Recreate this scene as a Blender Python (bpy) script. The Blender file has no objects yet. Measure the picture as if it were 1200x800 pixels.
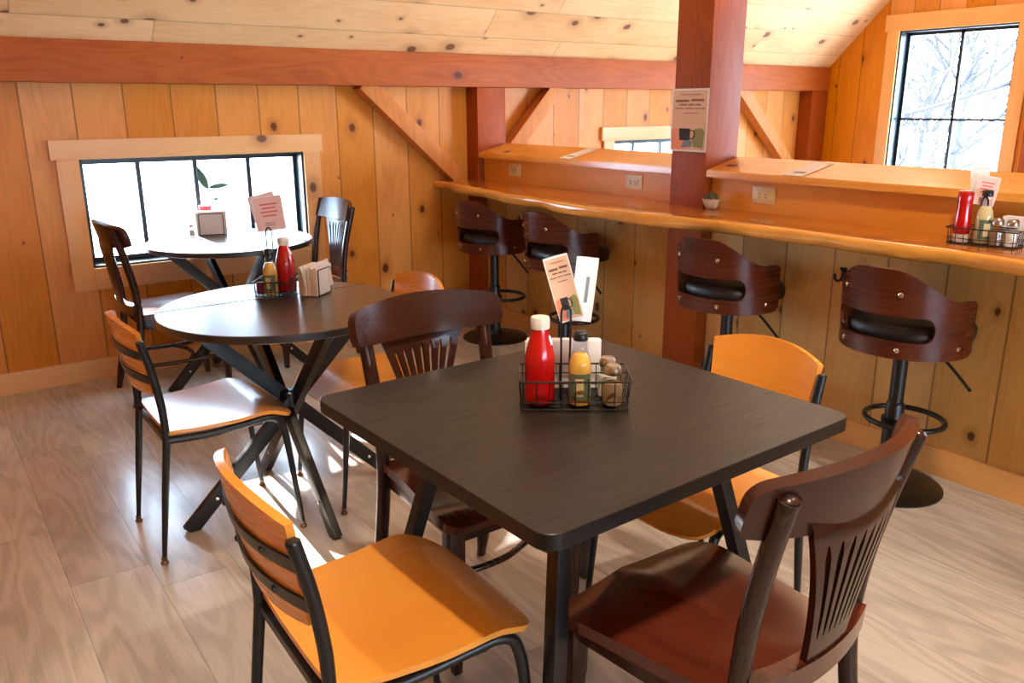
import bpy, bmesh, math, random
from mathutils import Vector, Matrix
from mathutils.geometry import delaunay_2d_cdt
PI = math.pi
C = bpy.context.scene.collection
sc = bpy.context.scene
R = math.radians

# ------------------------------------------------------------------ camera, world, lights, exposure
EYE = Vector((0, 0, 1.43))
yaw, pitch, roll, FPX = .624496, .2757916, -.00335466, 977.6
fw = Vector((math.sin(yaw)*math.cos(pitch), math.cos(yaw)*math.cos(pitch), -math.sin(pitch)))
rt = Vector((math.cos(yaw), -math.sin(yaw), 0)); up = rt.cross(fw)
rt2 = rt*math.cos(roll)+up*math.sin(roll); up2 = -rt*math.sin(roll)+up*math.cos(roll)
cd = bpy.data.cameras.new('camera'); cam = bpy.data.objects.new('camera', cd); C.objects.link(cam)
m = Matrix((rt2, up2, -fw)).transposed().to_4x4(); m.translation = EYE
cam.matrix_world = m
cd.sensor_width = 36; cd.lens = FPX/1200*36; cd.clip_start = .02; cd.clip_end = 300
sc.camera = cam
sc.view_settings.view_transform = 'Standard'; sc.view_settings.look = 'None'
sc.view_settings.gamma = 1; sc.view_settings.use_curve_mapping = False
sc.view_settings.exposure = -0.45
sc.cycles.use_denoising = True
sc.cycles.max_bounces = 9; sc.cycles.diffuse_bounces = 5; sc.cycles.glossy_bounces = 4
sc.cycles.transparent_max_bounces = 12; sc.cycles.transmission_bounces = 8
sc.cycles.sample_clamp_indirect = 10; sc.cycles.caustics_reflective = False; sc.cycles.caustics_refractive = False

w = bpy.data.worlds.new('sky'); sc.world = w; w.use_nodes = True
bg = w.node_tree.nodes['Background']; bg.inputs[0].default_value = (.55, .77, 1, 1); bg.inputs[1].default_value = 36.0

def lamp(name, kind, loc, energy, col, target=None, **kw):
    l = bpy.data.lights.new(name, kind); l.energy = energy; l.color = col
    for k, v in kw.items(): setattr(l, k, v)
    o = bpy.data.objects.new(name, l); C.objects.link(o); o.location = loc
    if target is not None:
        o.rotation_euler = (Vector(target)-Vector(loc)).to_track_quat('-Z', 'Y').to_euler()
    return o
WARM = (1, .84, .64)
lamp('sun', 'SUN', (0, 10, 6), 90.0, (1, .97, .94), (0, 0, 2.05), angle=R(.6))
lamp('pendant_light', 'SPOT', (.73, .66, 2.75), 215, WARM, (1.0, 1.1, 0), shadow_soft_size=.045, spot_size=R(72), spot_blend=.6)
lamp('pendant_light.001', 'SPOT', (2.02, .62, 2.75), 190, WARM, (2.1, 1.3, 0), shadow_soft_size=.045, spot_size=R(100), spot_blend=.7)
lamp('pendant_light.002', 'POINT', (5.0, 3.0, 2.9), 34, WARM, shadow_soft_size=.3)  # unseen warm fill added over the space behind the half wall
lamp('pendant_light.003', 'POINT', (-1.0, 2.6, 2.7), 16, (1, .70, .42), shadow_soft_size=.08)  # unseen deep-warm fill added to turn the left side orange
lamp('window_daylight', 'AREA', (7.25, .55, 1.45), 80, (.80, .88, 1), (4.2, 4.4, 1.4), shape='RECTANGLE', size=1.7, size_y=1.4, spread=R(120))
lamp('ceiling_uplight', 'SPOT', (3.0, 2.3, 2.5), 75, WARM, (2.8, 4.6, 2.1), shadow_soft_size=.06, spot_size=R(130), spot_blend=.8)  # unseen spot added to brighten the ceiling and upper back wall
lamp('window_daylight.001', 'AREA', (1.2, -4.25, 1.15), 12, (.80, .88, 1), (1.6, 2, 1.3), shape='RECTANGLE', size=3.0, size_y=.8)  # weak cool fill added behind the camera, shining through the front wall opening
# light portals in the three windows (they only steer sampling of the sky)
for loc, tgt, sx, sy in (((1.355, 4.95, .89), (1.355, 0, .89), 1.2, .56), ((5.04, 4.95, .89), (5.04, 0, .89), 1.2, .56),
                         ((7.04, 3.61, 1.3), (0, 3.61, 1.3), .94, 1.4)):
    p = lamp('window_portal', 'AREA', loc, 1, (1, 1, 1), tgt, shape='RECTANGLE', size=sx, size_y=sy)
    p.data.cycles.is_portal = True

# ------------------------------------------------------------------ material helpers
def srgb(r, g, b):
    f = lambda c: (c/255/12.92) if c/255 <= .04045 else ((c/255+.055)/1.055)**2.4
    return (f(r), f(g), f(b), 1)
class NT:
    def __init__(s, name):
        s.m = bpy.data.materials.new(name); s.m.use_nodes = True; s.t = s.m.node_tree; s.n = s.t.nodes
        s.b = s.n['Principled BSDF']; s.out = s.n['Material Output']
    def new(s, ty, **kw):
        x = s.n.new(ty)
        for k, v in kw.items(): setattr(x, k, v)
        return x
    def put(s, sock, v):
        if isinstance(v, bpy.types.NodeSocket): s.t.links.new(v, sock)
        elif v is not None: sock.default_value = v
    def ma(s, op, a, b=None, c=None, clamp=False):
        x = s.new('ShaderNodeMath', operation=op, use_clamp=clamp)
        s.put(x.inputs[0], a); s.put(x.inputs[1], b)
        if c is not None: s.put(x.inputs[2], c)
        return x.outputs[0]
    def vec(s, a, b, c):
        x = s.new('ShaderNodeCombineXYZ')
        for i, v in enumerate((a, b, c)): s.put(x.inputs[i], v)
        return x.outputs[0]
    def dot(s, a, v):
        x = s.new('ShaderNodeVectorMath', operation='DOT_PRODUCT'); s.put(x.inputs[0], a); x.inputs[1].default_value = v
        return x.outputs['Value']
    def mix(s, f, a, b, blend='MIX'):
        x = s.new('ShaderNodeMix', data_type='RGBA', blend_type=blend); s.put(x.inputs[0], f); s.put(x.inputs[6], a); s.put(x.inputs[7], b)
        return x.outputs[2]
    def noise(s, v, scale, detail=3, rough=.5, dist=0):
        x = s.new('ShaderNodeTexNoise'); s.put(x.inputs['Vector'], v); x.inputs['Scale'].default_value = scale
        x.inputs['Detail'].default_value = detail; x.inputs['Roughness'].default_value = rough; x.inputs['Distortion'].default_value = dist
        return x.outputs[0]
    def white(s, v):
        x = s.new('ShaderNodeTexWhiteNoise', noise_dimensions='1D'); s.put(x.inputs['W'], v); return x.outputs['Value'], x.outputs['Color']
    def map(s, v, a, b, c=0., d=1.):
        x = s.new('ShaderNodeMapRange', interpolation_type='SMOOTHSTEP'); s.put(x.inputs[0], v)
        for i, k in enumerate((a, b, c, d)): s.put(x.inputs[i+1], k)
        return x.outputs[0]
    def bump(s, h, strength, dist=.002):
        x = s.new('ShaderNodeBump'); s.put(x.inputs['Height'], h); x.inputs['Strength'].default_value = strength; x.inputs['Distance'].default_value = dist
        s.t.links.new(x.outputs[0], s.b.inputs['Normal'])

def plain(name, col, rough=.5, metal=0, coat=0, spec=.5, bumpy=0):
    t = NT(name); t.b.inputs['Base Color'].default_value = col; t.b.inputs['Roughness'].default_value = rough
    t.b.inputs['Metallic'].default_value = metal; t.b.inputs['Coat Weight'].default_value = coat; t.b.inputs['Specular IOR Level'].default_value = spec
    t.b.inputs['Coat Roughness'].default_value = .12
    co = t.new('ShaderNodeTexCoord').outputs['Object']
    n = t.noise(co, 60, 3)
    t.put(t.b.inputs['Roughness'], t.map(n, .2, .8, rough*.85, min(1, rough*1.15)))
    if bumpy: t.bump(t.noise(co, bumpy, 3), .25, .001)
    return t.m

def wood(name, light, dark, U=(1, 0, 0), V=(0, 0, 1), W=(0, 1, 0), board=.24, length=None, knots=1., rough=.45, seam=.5, tint=.18,
         knotcol=srgb(72, 28, 10), grain=1., vary=False, coat=0., fine=1., offset=0., spec=.5, contrast=1., knot_scale=3.1, bump=.15, kr=(.012, .15), seam_w=.0055, ring=.34, coat_rough=.15):
    """grain runs along V, boards repeat along U (metres)"""
    t = NT(name)
    co = t.new('ShaderNodeTexCoord').outputs['Object']
    if vary:
        rnd = t.new('ShaderNodeObjectInfo').outputs['Random']
        a = t.new('ShaderNodeVectorMath', operation='ADD'); t.put(a.inputs[0], co); t.put(a.inputs[1], t.vec(t.ma('MULTIPLY', rnd, 9), t.ma('MULTIPLY', rnd, 17), t.ma('MULTIPLY', rnd, 5)))
        co = a.outputs[0]
    u = t.dot(co, U); v = t.dot(co, V); w_ = t.dot(co, W)
    if offset: u = t.ma('ADD', u, offset)
    if board:
        ub = t.ma('DIVIDE', u, board); bi = t.ma('FLOOR', ub); fr = t.ma('FRACT', ub)
        r1, c1 = t.white(t.ma('ADD', bi, 3.7))
        edge = t.ma('MULTIPLY', t.ma('MINIMUM', fr, t.ma('SUBTRACT', 1., fr)), board)
        if length:
            vl = t.ma('ADD', t.ma('DIVIDE', v, length), t.ma('MULTIPLY', r1, 7.3)); vi = t.ma('FLOOR', vl); vf = t.ma('FRACT', vl)
            r1, c1 = t.white(t.ma('ADD', t.ma('MULTIPLY', bi, 13.37), t.ma('MULTIPLY', vi, 3.11)))
            e2 = t.ma('MULTIPLY', t.ma('MINIMUM', vf, t.ma('SUBTRACT', 1., vf)), length)
            edge = t.ma('MINIMUM', edge, e2)
        sm = t.map(edge, seam_w*.4, seam_w, 1., 0.)
        vv = t.ma('ADD', v, t.ma('MULTIPLY', r1, 23.))
        uu = t.ma('ADD', u, t.ma('MULTIPLY', r1, 5.))
    else:
        sm = None; r1 = None; vv = v; uu = u
    # knots
    kn = None
    if knots:
        vo = t.new('ShaderNodeTexVoronoi', voronoi_dimensions='2D', feature='F1'); vo.inputs['Scale'].default_value = knot_scale
        wn = t.noise(t.vec(uu, vv, w_), 9, 2)
        wob = t.ma('MULTIPLY', t.ma('SUBTRACT', wn, .5), .018)
        t.put(vo.inputs['Vector'], t.vec(t.ma('ADD', uu, wob), t.ma('ADD', t.ma('MULTIPLY', vv, .72), wob), 0.))
        d = vo.outputs['Distance']
        kx = t.new('ShaderNodeSeparateColor'); t.put(kx.inputs[0], vo.outputs['Color'])
        rad = t.ma('MULTIPLY', t.map(kx.outputs[0], .30/knots if knots < 1 else .25/knots, 1., kr[0], kr[1]*.5), 1.)
        have = t.ma('GREATER_THAN', kx.outputs[1], max(0., 1-.62*knots))
        q = t.ma('DIVIDE', d, rad)
        kn = t.ma('MULTIPLY', t.map(q, .65, 1.15, 1., 0.), have)
        core = t.ma('MULTIPLY', t.map(q, .1, .75, 1., 0.), have)
        halo = t.ma('MULTIPLY', t.map(q, .9, 3.2, 1., 0.), have)
        infl = t.ma('MULTIPLY', t.map(t.ma('DIVIDE', d, .22), 0., 1., 1., 0.), have)
        guide = t.ma('ADD', t.ma('MULTIPLY', uu, 1.), t.ma('MULTIPLY', infl, .045))
    else:
        guide = uu
    # cathedral figure + fine fibre
    low = t.noise(t.vec(t.ma('MULTIPLY', guide, 2.2), t.ma('MULTIPLY', vv, .32), t.ma('MULTIPLY', w_, 2.2)), 2.6*grain, 2, .45)
    rings = t.ma('SINE', t.ma('MULTIPLY', t.ma('ADD', low, t.ma('MULTIPLY', guide, .25)), 85.*grain))
    rings = t.map(rings, -1., 1., 0., 1.)
    fib = t.noise(t.vec(t.ma('MULTIPLY', guide, 60.), t.ma('MULTIPLY', vv, 1.6), t.ma('MULTIPLY', w_, 60.)), 3.*fine, 4, .6)
    patch = t.noise(t.vec(t.ma('MULTIPLY', uu, 1.), t.ma('MULTIPLY', vv, .35), w_), 5., 2)
    g = t.ma('ADD', t.ma('MULTIPLY', rings, ring*contrast), t.ma('MULTIPLY', t.ma('SUBTRACT', fib, .5), .9*contrast))
    g = t.ma('ADD', g, t.ma('MULTIPLY', t.ma('SUBTRACT', patch, .45), 1.1*contrast), clamp=True)
    col = t.mix(g, light, dark)
    if board:
        val = t.ma('ADD', 1-tint*.5, t.ma('MULTIPLY', r1, tint))
        hs = t.new('ShaderNodeHueSaturation'); t.put(hs.inputs['Color'], col); t.put(hs.inputs['Value'], val)
        t.put(hs.inputs['Saturation'], t.ma('ADD', 1.06, t.ma('MULTIPLY', r1, -.12))); t.put(hs.inputs['Hue'], t.ma('ADD', .5005, t.ma('MULTIPLY', r1, .006)))
        col = hs.outputs[0]
    if kn is not None:
        warmk = (min(1, knotcol[0]*2.4), knotcol[1]*2.2, knotcol[2]*2., 1)
        col = t.mix(t.ma('MULTIPLY', halo, .30), col, warmk)
        col = t.mix(t.ma('MULTIPLY', kn, .85), col, knotcol)
        col = t.mix(t.ma('MULTIPLY', core, .35), col, warmk)
    h = t.ma('MULTIPLY', fib, .3)
    if sm is not None:
        dk = t.mix(.75, col, (.02, .008, .003, 1))
        col = t.mix(t.ma('MULTIPLY', sm, seam), col, dk)
        h = t.ma('SUBTRACT', h, t.ma('MULTIPLY', sm, 2.))
    t.put(t.b.inputs['Base Color'], col)
    t.put(t.b.inputs['Roughness'], t.map(fib, .2, .8, rough*.8, rough*1.2))
    t.b.inputs['Coat Weight'].default_value = coat; t.b.inputs['Coat Roughness'].default_value = coat_rough; t.b.inputs['Specular IOR Level'].default_value = spec
    if bump: t.bump(h, bump, .003)
    return t.m

def glass(name, tint=(1, 1, 1, 1), rough=0.):
    t = NT(name); t.n.remove(t.b)
    tr = t.new('ShaderNodeBsdfTransparent'); tr.inputs[0].default_value = tint
    gl = t.new('ShaderNodeBsdfGlossy'); gl.inputs['Roughness'].default_value = .02+rough
    fr = t.new('ShaderNodeFresnel'); fr.inputs[0].default_value = 1.45
    geo = t.new('ShaderNodeNewGeometry'); fac = t.ma('MULTIPLY', fr.outputs[0], t.ma('SUBTRACT', 1., geo.outputs['Backfacing']))
    mx = t.new('ShaderNodeMixShader'); t.put(mx.inputs[0], fac)
    t.t.links.new(tr.outputs[0], mx.inputs[1]); t.t.links.new(gl.outputs[0], mx.inputs[2]); t.t.links.new(mx.outputs[0], t.out.inputs[0])
    return t.m

X_, Y_, Z_ = (1, 0, 0), (0, 1, 0), (0, 0, 1)
q2 = math.sqrt(.5)
PL, PD = srgb(233, 178, 112), srgb(205, 132, 66)
M = {}
M['pine_eave'] = wood('pine_boards_eave', srgb(217, 138, 58), srgb(174, 84, 24), X_, Z_, Y_, .238, rough=.38, offset=-.052, ring=.16, contrast=.8, seam=.75, knots=1.15, kr=(.014, .15), spec=.2)
M['pine_gable'] = wood('pine_boards_gable', srgb(218, 136, 54), srgb(178, 88, 24), Y_, Z_, X_, .212, rough=.4, offset=.045, ring=.16, contrast=.8, seam=.7, knots=1.4, kr=(.02, .17), spec=.2)
M['pine_half'] = wood('pine_boards_half', srgb(212, 158, 92), srgb(172, 108, 50), Y_, Z_, X_, .243, rough=.4, offset=-.11, ring=.16, contrast=.8, seam=.75, knots=1.15, kr=(.014, .15), spec=.2)
M['pine_ceiling'] = wood('pine_boards_ceiling', srgb(241, 202, 152), srgb(214, 144, 84), (0, -q2, q2), X_, (0, q2, q2), .215, length=2.6, rough=.5, tint=.12, offset=.035, knotcol=srgb(92, 44, 22), ring=.12, contrast=.9, seam=.38, knots=1.9, knot_scale=3.7, kr=(.03, .21))
M['pine_trim_h'] = wood('pine_trim_lengthwise', srgb(233, 180, 118), srgb(214, 148, 88), Z_, X_, Y_, 0, rough=.4, knots=.7, ring=.15, contrast=.8)
M['pine_trim_v'] = wood('pine_trim_upright', srgb(233, 178, 114), srgb(214, 146, 84), X_, Z_, Y_, 0, rough=.4, knots=.5, ring=.15, contrast=.8)
M['pine_trim_y'] = wood('pine_trim_crosswise', srgb(232, 170, 96), srgb(205, 134, 66), Z_, Y_, X_, 0, rough=.4, knots=.8, ring=.15, contrast=.8)
M['pine_trim_gv'] = wood('pine_trim_gable_upright', srgb(232, 172, 100), srgb(208, 136, 70), Y_, Z_, X_, 0, rough=.4, knots=.6, ring=.15, contrast=.8)
M['ledge'] = wood('varnished_pine_ledge', srgb(235, 166, 74), srgb(214, 134, 48), X_, Y_, Z_, 0, rough=.22, knots=.5, coat=.25)
M['ledge_board'] = wood('varnished_pine_board', srgb(222, 146, 54), srgb(200, 116, 30), Z_, Y_, X_, 0, rough=.4, knots=1., spec=.25, ring=.15, contrast=.8)
M['beam_x'] = wood('fir_beam', srgb(172, 88, 30), srgb(124, 50, 10), Z_, X_, Y_, 0, rough=.5, knots=.9, knotcol=srgb(66, 28, 18), contrast=.7, spec=.2)
M['beam_z'] = wood('fir_post', srgb(158, 72, 18), srgb(112, 40, 6), X_, Z_, Y_, 0, rough=.5, knots=.6, knotcol=srgb(66, 28, 18), contrast=.7, spec=.2)
M['brace'] = wood('fir_brace', srgb(208, 136, 70), srgb(172, 90, 36), X_, Z_, Y_, 0, rough=.5, knots=.5, contrast=.8, spec=.2)
M['counter'] = wood('varnished_slab', srgb(188, 114, 40), srgb(138, 72, 22), X_, Y_, Z_, 0, rough=.16, knots=.4, coat=.5, grain=.8)
M['counter_edge'] = wood('pale_live_edge', srgb(232, 164, 72), srgb(188, 108, 38), Z_, Y_, X_, 0, rough=.22, knots=.8, coat=.3, grain=.8)
M['floor'] = wood('oak_planks', srgb(196, 187, 178), srgb(140, 128, 118), X_, Y_, Z_, .231, length=1.22, knots=.5, rough=.3, coat=.35, seam=.38, tint=.14,
                  knotcol=srgb(120, 98, 80), offset=.01, grain=.9, fine=.8, contrast=1.25, kr=(.01, .09), knot_scale=1.7, ring=.26, seam_w=.003)
M['black_top'] = wood('black_stained_top', srgb(34, 29, 26), srgb(14, 12, 11), Y_, X_, Z_, 0, knots=0, rough=.38, spec=.28, contrast=1., bump=.3, fine=1.2)
M['black_round'] = wood('black_round_top', srgb(32, 28, 26), srgb(14, 12, 11), Y_, X_, Z_, 0, knots=0, rough=.33, contrast=.8, bump=.1, fine=1.2, coat=.9, coat_rough=.28)
M['ply'] = wood('honey_plywood', srgb(232, 154, 58), srgb(214, 126, 38), X_, Y_, (0, 0, 0), 0, knots=0, rough=.24, contrast=.6, vary=True, coat=.3, grain=.6, bump=0, ring=.10, fine=.6)
M['ply_back'] = wood('honey_plywood_back', srgb(228, 148, 54), srgb(212, 122, 36), Z_, X_, (0, 0, 0), 0, knots=0, rough=.28, contrast=.6, vary=True, coat=.25, grain=.6, bump=0, ring=.10, fine=.6)
M['dark_wood'] = wood('dark_stained_seat', srgb(84, 33, 16), srgb(46, 16, 8), X_, Y_, (0, 0, 0), 0, knots=0, rough=.22, contrast=.9, vary=True, coat=.4, grain=.6, bump=0, ring=.25, fine=.5)
M['dark_back'] = wood('dark_stained_rail', srgb(60, 27, 16), srgb(36, 15, 9), Z_, X_, (0, 0, 0), 0, knots=0, rough=.22, contrast=.8, vary=True, coat=.12, spec=.35, grain=.6, bump=0, ring=.25, fine=.5)
M['dark_leg'] = wood('dark_stained_leg', srgb(52, 26, 18), srgb(30, 15, 10), (1, .6, 0), Z_, (0, 0, 0), 0, knots=0, rough=.26, contrast=.8, vary=True, coat=.12, spec=.35, grain=.6, bump=0, ring=.25, fine=.5)
M['stool_shell'] = wood('walnut_shell', srgb(84, 33, 13), srgb(52, 18, 7), Z_, (.5, 1, 0), (0, 0, 0), 0, knots=0, rough=.28, contrast=.8, vary=True, coat=.12, spec=.35, grain=.5, bump=0, ring=.25, fine=.5)
M['black_metal'] = plain('black_powder_coat', srgb(13, 13, 14), .36, 0, .1)
M['grey_metal'] = plain('dark_grey_frame', srgb(27, 26, 26), .36, .2, .1)
M['black_window'] = plain('black_window_frame', srgb(22, 30, 36), .35)
M['leather'] = plain('black_vinyl', srgb(24, 22, 22), .42, bumpy=300)
M['chrome'] = plain('chrome', srgb(220, 220, 220), .15, 1)
M['brass'] = plain('brown_glide', srgb(120, 92, 66), .35, .6)
M['glass'] = glass('window_glass')
M['clear'] = glass('clear_glass', (.93, .95, .94, 1))
M['outlet'] = plain('ivory_plastic', srgb(214, 184, 126), .35)
M['outlet_dark'] = plain('outlet_slots', srgb(70, 48, 30), .5)
M['white'] = plain('white_paper', srgb(240, 238, 240), .8)
M['pinkpaper'] = plain('pink_paper', srgb(240, 200, 190), .8)
M['tan_paper'] = plain('tan_print', srgb(222, 182, 150), .7)
M['brown_print'] = plain('brown_print', srgb(120, 84, 66), .8)
M['red_print'] = plain('red_print', srgb(222, 110, 96), .8)
M['green_print'] = plain('sage_print', srgb(140, 140, 84), .8)
M['dark_print'] = plain('charcoal_print', srgb(44, 42, 44), .8)
M['blue_print'] = plain('grey_blue_print', srgb(130, 140, 150), .8)
M['peach_print'] = plain('peach_print', srgb(238, 150, 116), .8)
M['ketchup'] = plain('ketchup_red', srgb(186, 12, 14), .22, 0, .5)
M['cap_white'] = plain('white_cap', srgb(226, 214, 200), .35)
M['mustard'] = plain('honey_mustard', srgb(236, 184, 84), .3, 0, .3)
M['green_label'] = plain('green_label', srgb(96, 112, 92), .6)
M['cream_label'] = plain('cream_label', srgb(216, 200, 150), .6)
M['black_plastic'] = plain('black_plastic', srgb(20, 20, 20), .35)
M['pepper'] = plain('ground_pepper', srgb(150, 120, 92), .9, bumpy=900)
M['salt'] = plain('table_salt', srgb(226, 220, 212), .9, bumpy=900)
M['steel'] = plain('brushed_steel', srgb(180, 172, 164), .3, 1)
M['ceramic'] = plain('cream_ceramic', srgb(206, 190, 166), .3, 0, .3)
M['succulent'] = plain('dull_green_leaf', srgb(92, 84, 52), .5)
M['leaf'] = plain('orchid_leaf', srgb(70, 104, 84), .35)
M['kraft'] = plain('tan_napkins', srgb(214, 176, 128), .9)
M['stage'] = plain('red_jar_band', srgb(190, 40, 40), .5)
M['bark'] = plain('pale_bark', srgb(52, 50, 54), .9, bumpy=40)
M['snow'] = plain('snow_ground', srgb(236, 240, 246), .9, bumpy=5)
M['siding'] = plain('pale_siding', srgb(206, 212, 220), .8)
M['shingle'] = plain('snowy_roof', srgb(222, 226, 234), .8)
M['purple'] = plain('plum_packets', srgb(150, 50, 70), .6)

# ------------------------------------------------------------------ mesh helpers
def NB(): return bmesh.new()
def obj(name, bm, mat, parent=None, smooth=38, loc=None):
    me = bpy.data.meshes.new(name); bmesh.ops.recalc_face_normals(bm, faces=bm.faces); bm.to_mesh(me); bm.free()
    for p in me.polygons: p.use_smooth = True
    me.set_sharp_from_angle(angle=R(smooth))
    for x in (mat if isinstance(mat, (list, tuple)) else [mat]): me.materials.append(x)
    o = bpy.data.objects.new(name, me); C.objects.link(o)
    if parent is not None: o.parent = parent
    if loc is not None: o.location = loc
    return o
def tag(o, label, cat, group=None):
    o['label'] = label; o['category'] = cat
    if group: o['group'] = group
    return o
def struct(o): o['kind'] = 'structure'; return o
def thing(name, label, cat, loc=(0, 0, 0), rz=0, group=None):
    o = bpy.data.objects.new(name, None); C.objects.link(o); o.location = loc; o.rotation_euler = (0, 0, rz)
    return tag(o, label, cat, group)
def dup(root, loc, rz, label, group=None):
    r = root.copy(); C.objects.link(r); r.scale = (1, 1, 1); r.location = loc; r.rotation_euler = (0, 0, rz); r['label'] = label
    if group: r['group'] = group
    for ch in list(root.children):
        c = ch.copy(); C.objects.link(c); c.parent = r
        for g in list(ch.children):
            d = g.copy(); C.objects.link(d); d.parent = c
    return r
def box(bm, lo, hi, bev=0., mtx=None):
    lo = Vector(lo); hi = Vector(hi); c = (lo+hi)/2; s = hi-lo
    b2 = bmesh.new(); bmesh.ops.create_cube(b2, size=1)
    for v in b2.verts: v.co = Vector((v.co.x*s.x, v.co.y*s.y, v.co.z*s.z))+c
    if bev: bmesh.ops.bevel(b2, geom=b2.edges[:], offset=bev, segments=2, affect='EDGES', profile=.7)
    if mtx: bmesh.ops.transform(b2, matrix=mtx, verts=b2.verts)
    merge(bm, b2)
def merge(bm, b2):
    me = bpy.data.meshes.new('tmp'); b2.to_mesh(me); b2.free(); bm.from_mesh(me); bpy.data.meshes.remove(me)
def frame_axes(d, hint=Vector((0, 0, 1))):
    d = d.normalized()
    if abs(d.dot(hint)) > .95: hint = Vector((1, 0, 0))
    a = d.cross(hint).normalized(); b = a.cross(d).normalized()
    return a, b
def bar(bm, p0, p1, wd, ht, hint=(0, 0, 1), bev=0., w1=None, h1=None):
    """rectangular bar; wd across (perpendicular to hint), ht along hint"""
    p0 = Vector(p0); p1 = Vector(p1); a, b = frame_axes(p1-p0, Vector(hint))
    b2 = bmesh.new(); vs = []
    for p, W, H in ((p0, wd, ht), (p1, w1 or wd, h1 or ht)):
        vs.append([b2.verts.new(p+a*sx*W/2+b*sy*H/2) for sx, sy in ((-1, -1), (1, -1), (1, 1), (-1, 1))])
    b2.faces.new(vs[0]); b2.faces.new(vs[1][::-1])
    for i in range(4): b2.faces.new((vs[0][i], vs[1][i], vs[1][(i+1) % 4], vs[0][(i+1) % 4]))
    bmesh.ops.recalc_face_normals(b2, faces=b2.faces)
    if bev: bmesh.ops.bevel(b2, geom=b2.edges[:], offset=bev, segments=2, affect='EDGES', profile=.7)
    merge(bm, b2)
def catmull(pts, n=6, closed=False):
    pts = [Vector(p) for p in pts]; out = []; N = len(pts)
    rng = range(N) if closed else range(N-1)
    for i in rng:
        if closed: p0, p1, p2, p3 = pts[i-1], pts[i], pts[(i+1) % N], pts[(i+2) % N]
        else: p0 = pts[max(0, i-1)]; p1 = pts[i]; p2 = pts[i+1]; p3 = pts[min(N-1, i+2)]
        for k in range(n):
            t = k/n
            out.append(.5*((2*p1)+(-p0+p2)*t+(2*p0-5*p1+4*p2-p3)*t*t+(-p0+3*p1-3*p2+p3)*t**3))
    if not closed: out.append(pts[-1])
    return out
def tube(bm, pts, r, seg=8, closed=False, cap=True, sx=1., sy=1.):
    pts = [Vector(p) for p in pts]; N = len(pts); rs = r if isinstance(r, (list, tuple)) else [r]*N
    if len(rs) != N: rs = [rs[0]+(rs[-1]-rs[0])*i/(N-1) for i in range(N)]
    tang = []
    for i in range(N):
        a = pts[i-1] if (i > 0 or closed) else pts[0]; b = pts[(i+1) % N] if (i < N-1 or closed) else pts[-1]
        tang.append((b-a).normalized())
    a, b = frame_axes(tang[0]); rings = []
    for i in range(N):
        if i:
            q = tang[i-1].rotation_difference(tang[i]); a = q @ a; b = q @ b
            a = (a-tang[i]*a.dot(tang[i])).normalized(); b = tang[i].cross(a).normalized()*(1 if tang[i].cross(a).dot(b) > 0 else -1)
        rings.append([bm.verts.new(pts[i]+(a*math.cos(2*PI*k/seg)*sx+b*math.sin(2*PI*k/seg)*sy)*rs[i]) for k in range(seg)])
    M_ = N if closed else N-1
    for i in range(M_):
        A, B = rings[i], rings[(i+1) % N]
        sh = 0
        if closed and i == N-1:
            sh = min(range(seg), key=lambda s_: (B[s_].co-A[0].co).length)
        for k in range(seg):
            try: bm.faces.new((A[k], A[(k+1) % seg], B[(k+1+sh) % seg], B[(k+sh) % seg]))
            except ValueError: pass
    if cap and not closed:
        bm.faces.new(rings[0][::-1]); bm.faces.new(rings[-1])
def lathe(bm, prof, c=(0, 0, 0), seg=28, ax=None, sq=None):
    """prof: (r, z) pairs. ax: matrix to orient; sq: squareness for octagonal bodies"""
    c = Vector(c); rings = []
    for r, z in prof:
        ring = []
        for k in range(seg):
            a = 2*PI*k/seg; p = Vector((r*math.cos(a), r*math.sin(a), z))
            ring.append(bm.verts.new(c+(ax @ p if ax else p)))
        rings.append(ring)
    for A, B in zip(rings, rings[1:]):
        for k in range(seg): bm.faces.new((A[k], A[(k+1) % seg], B[(k+1) % seg], B[k]))
    bm.faces.new(rings[0][::-1]); bm.faces.new(rings[-1])
def inside(p, poly):
    c = False; n = len(poly)
    for i in range(n):
        x1, y1 = poly[i]; x2, y2 = poly[(i+1) % n]
        if (y1 > p[1]) != (y2 > p[1]) and p[0] < (x2-x1)*(p[1]-y1)/(y2-y1)+x1: c = not c
    return c
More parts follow.
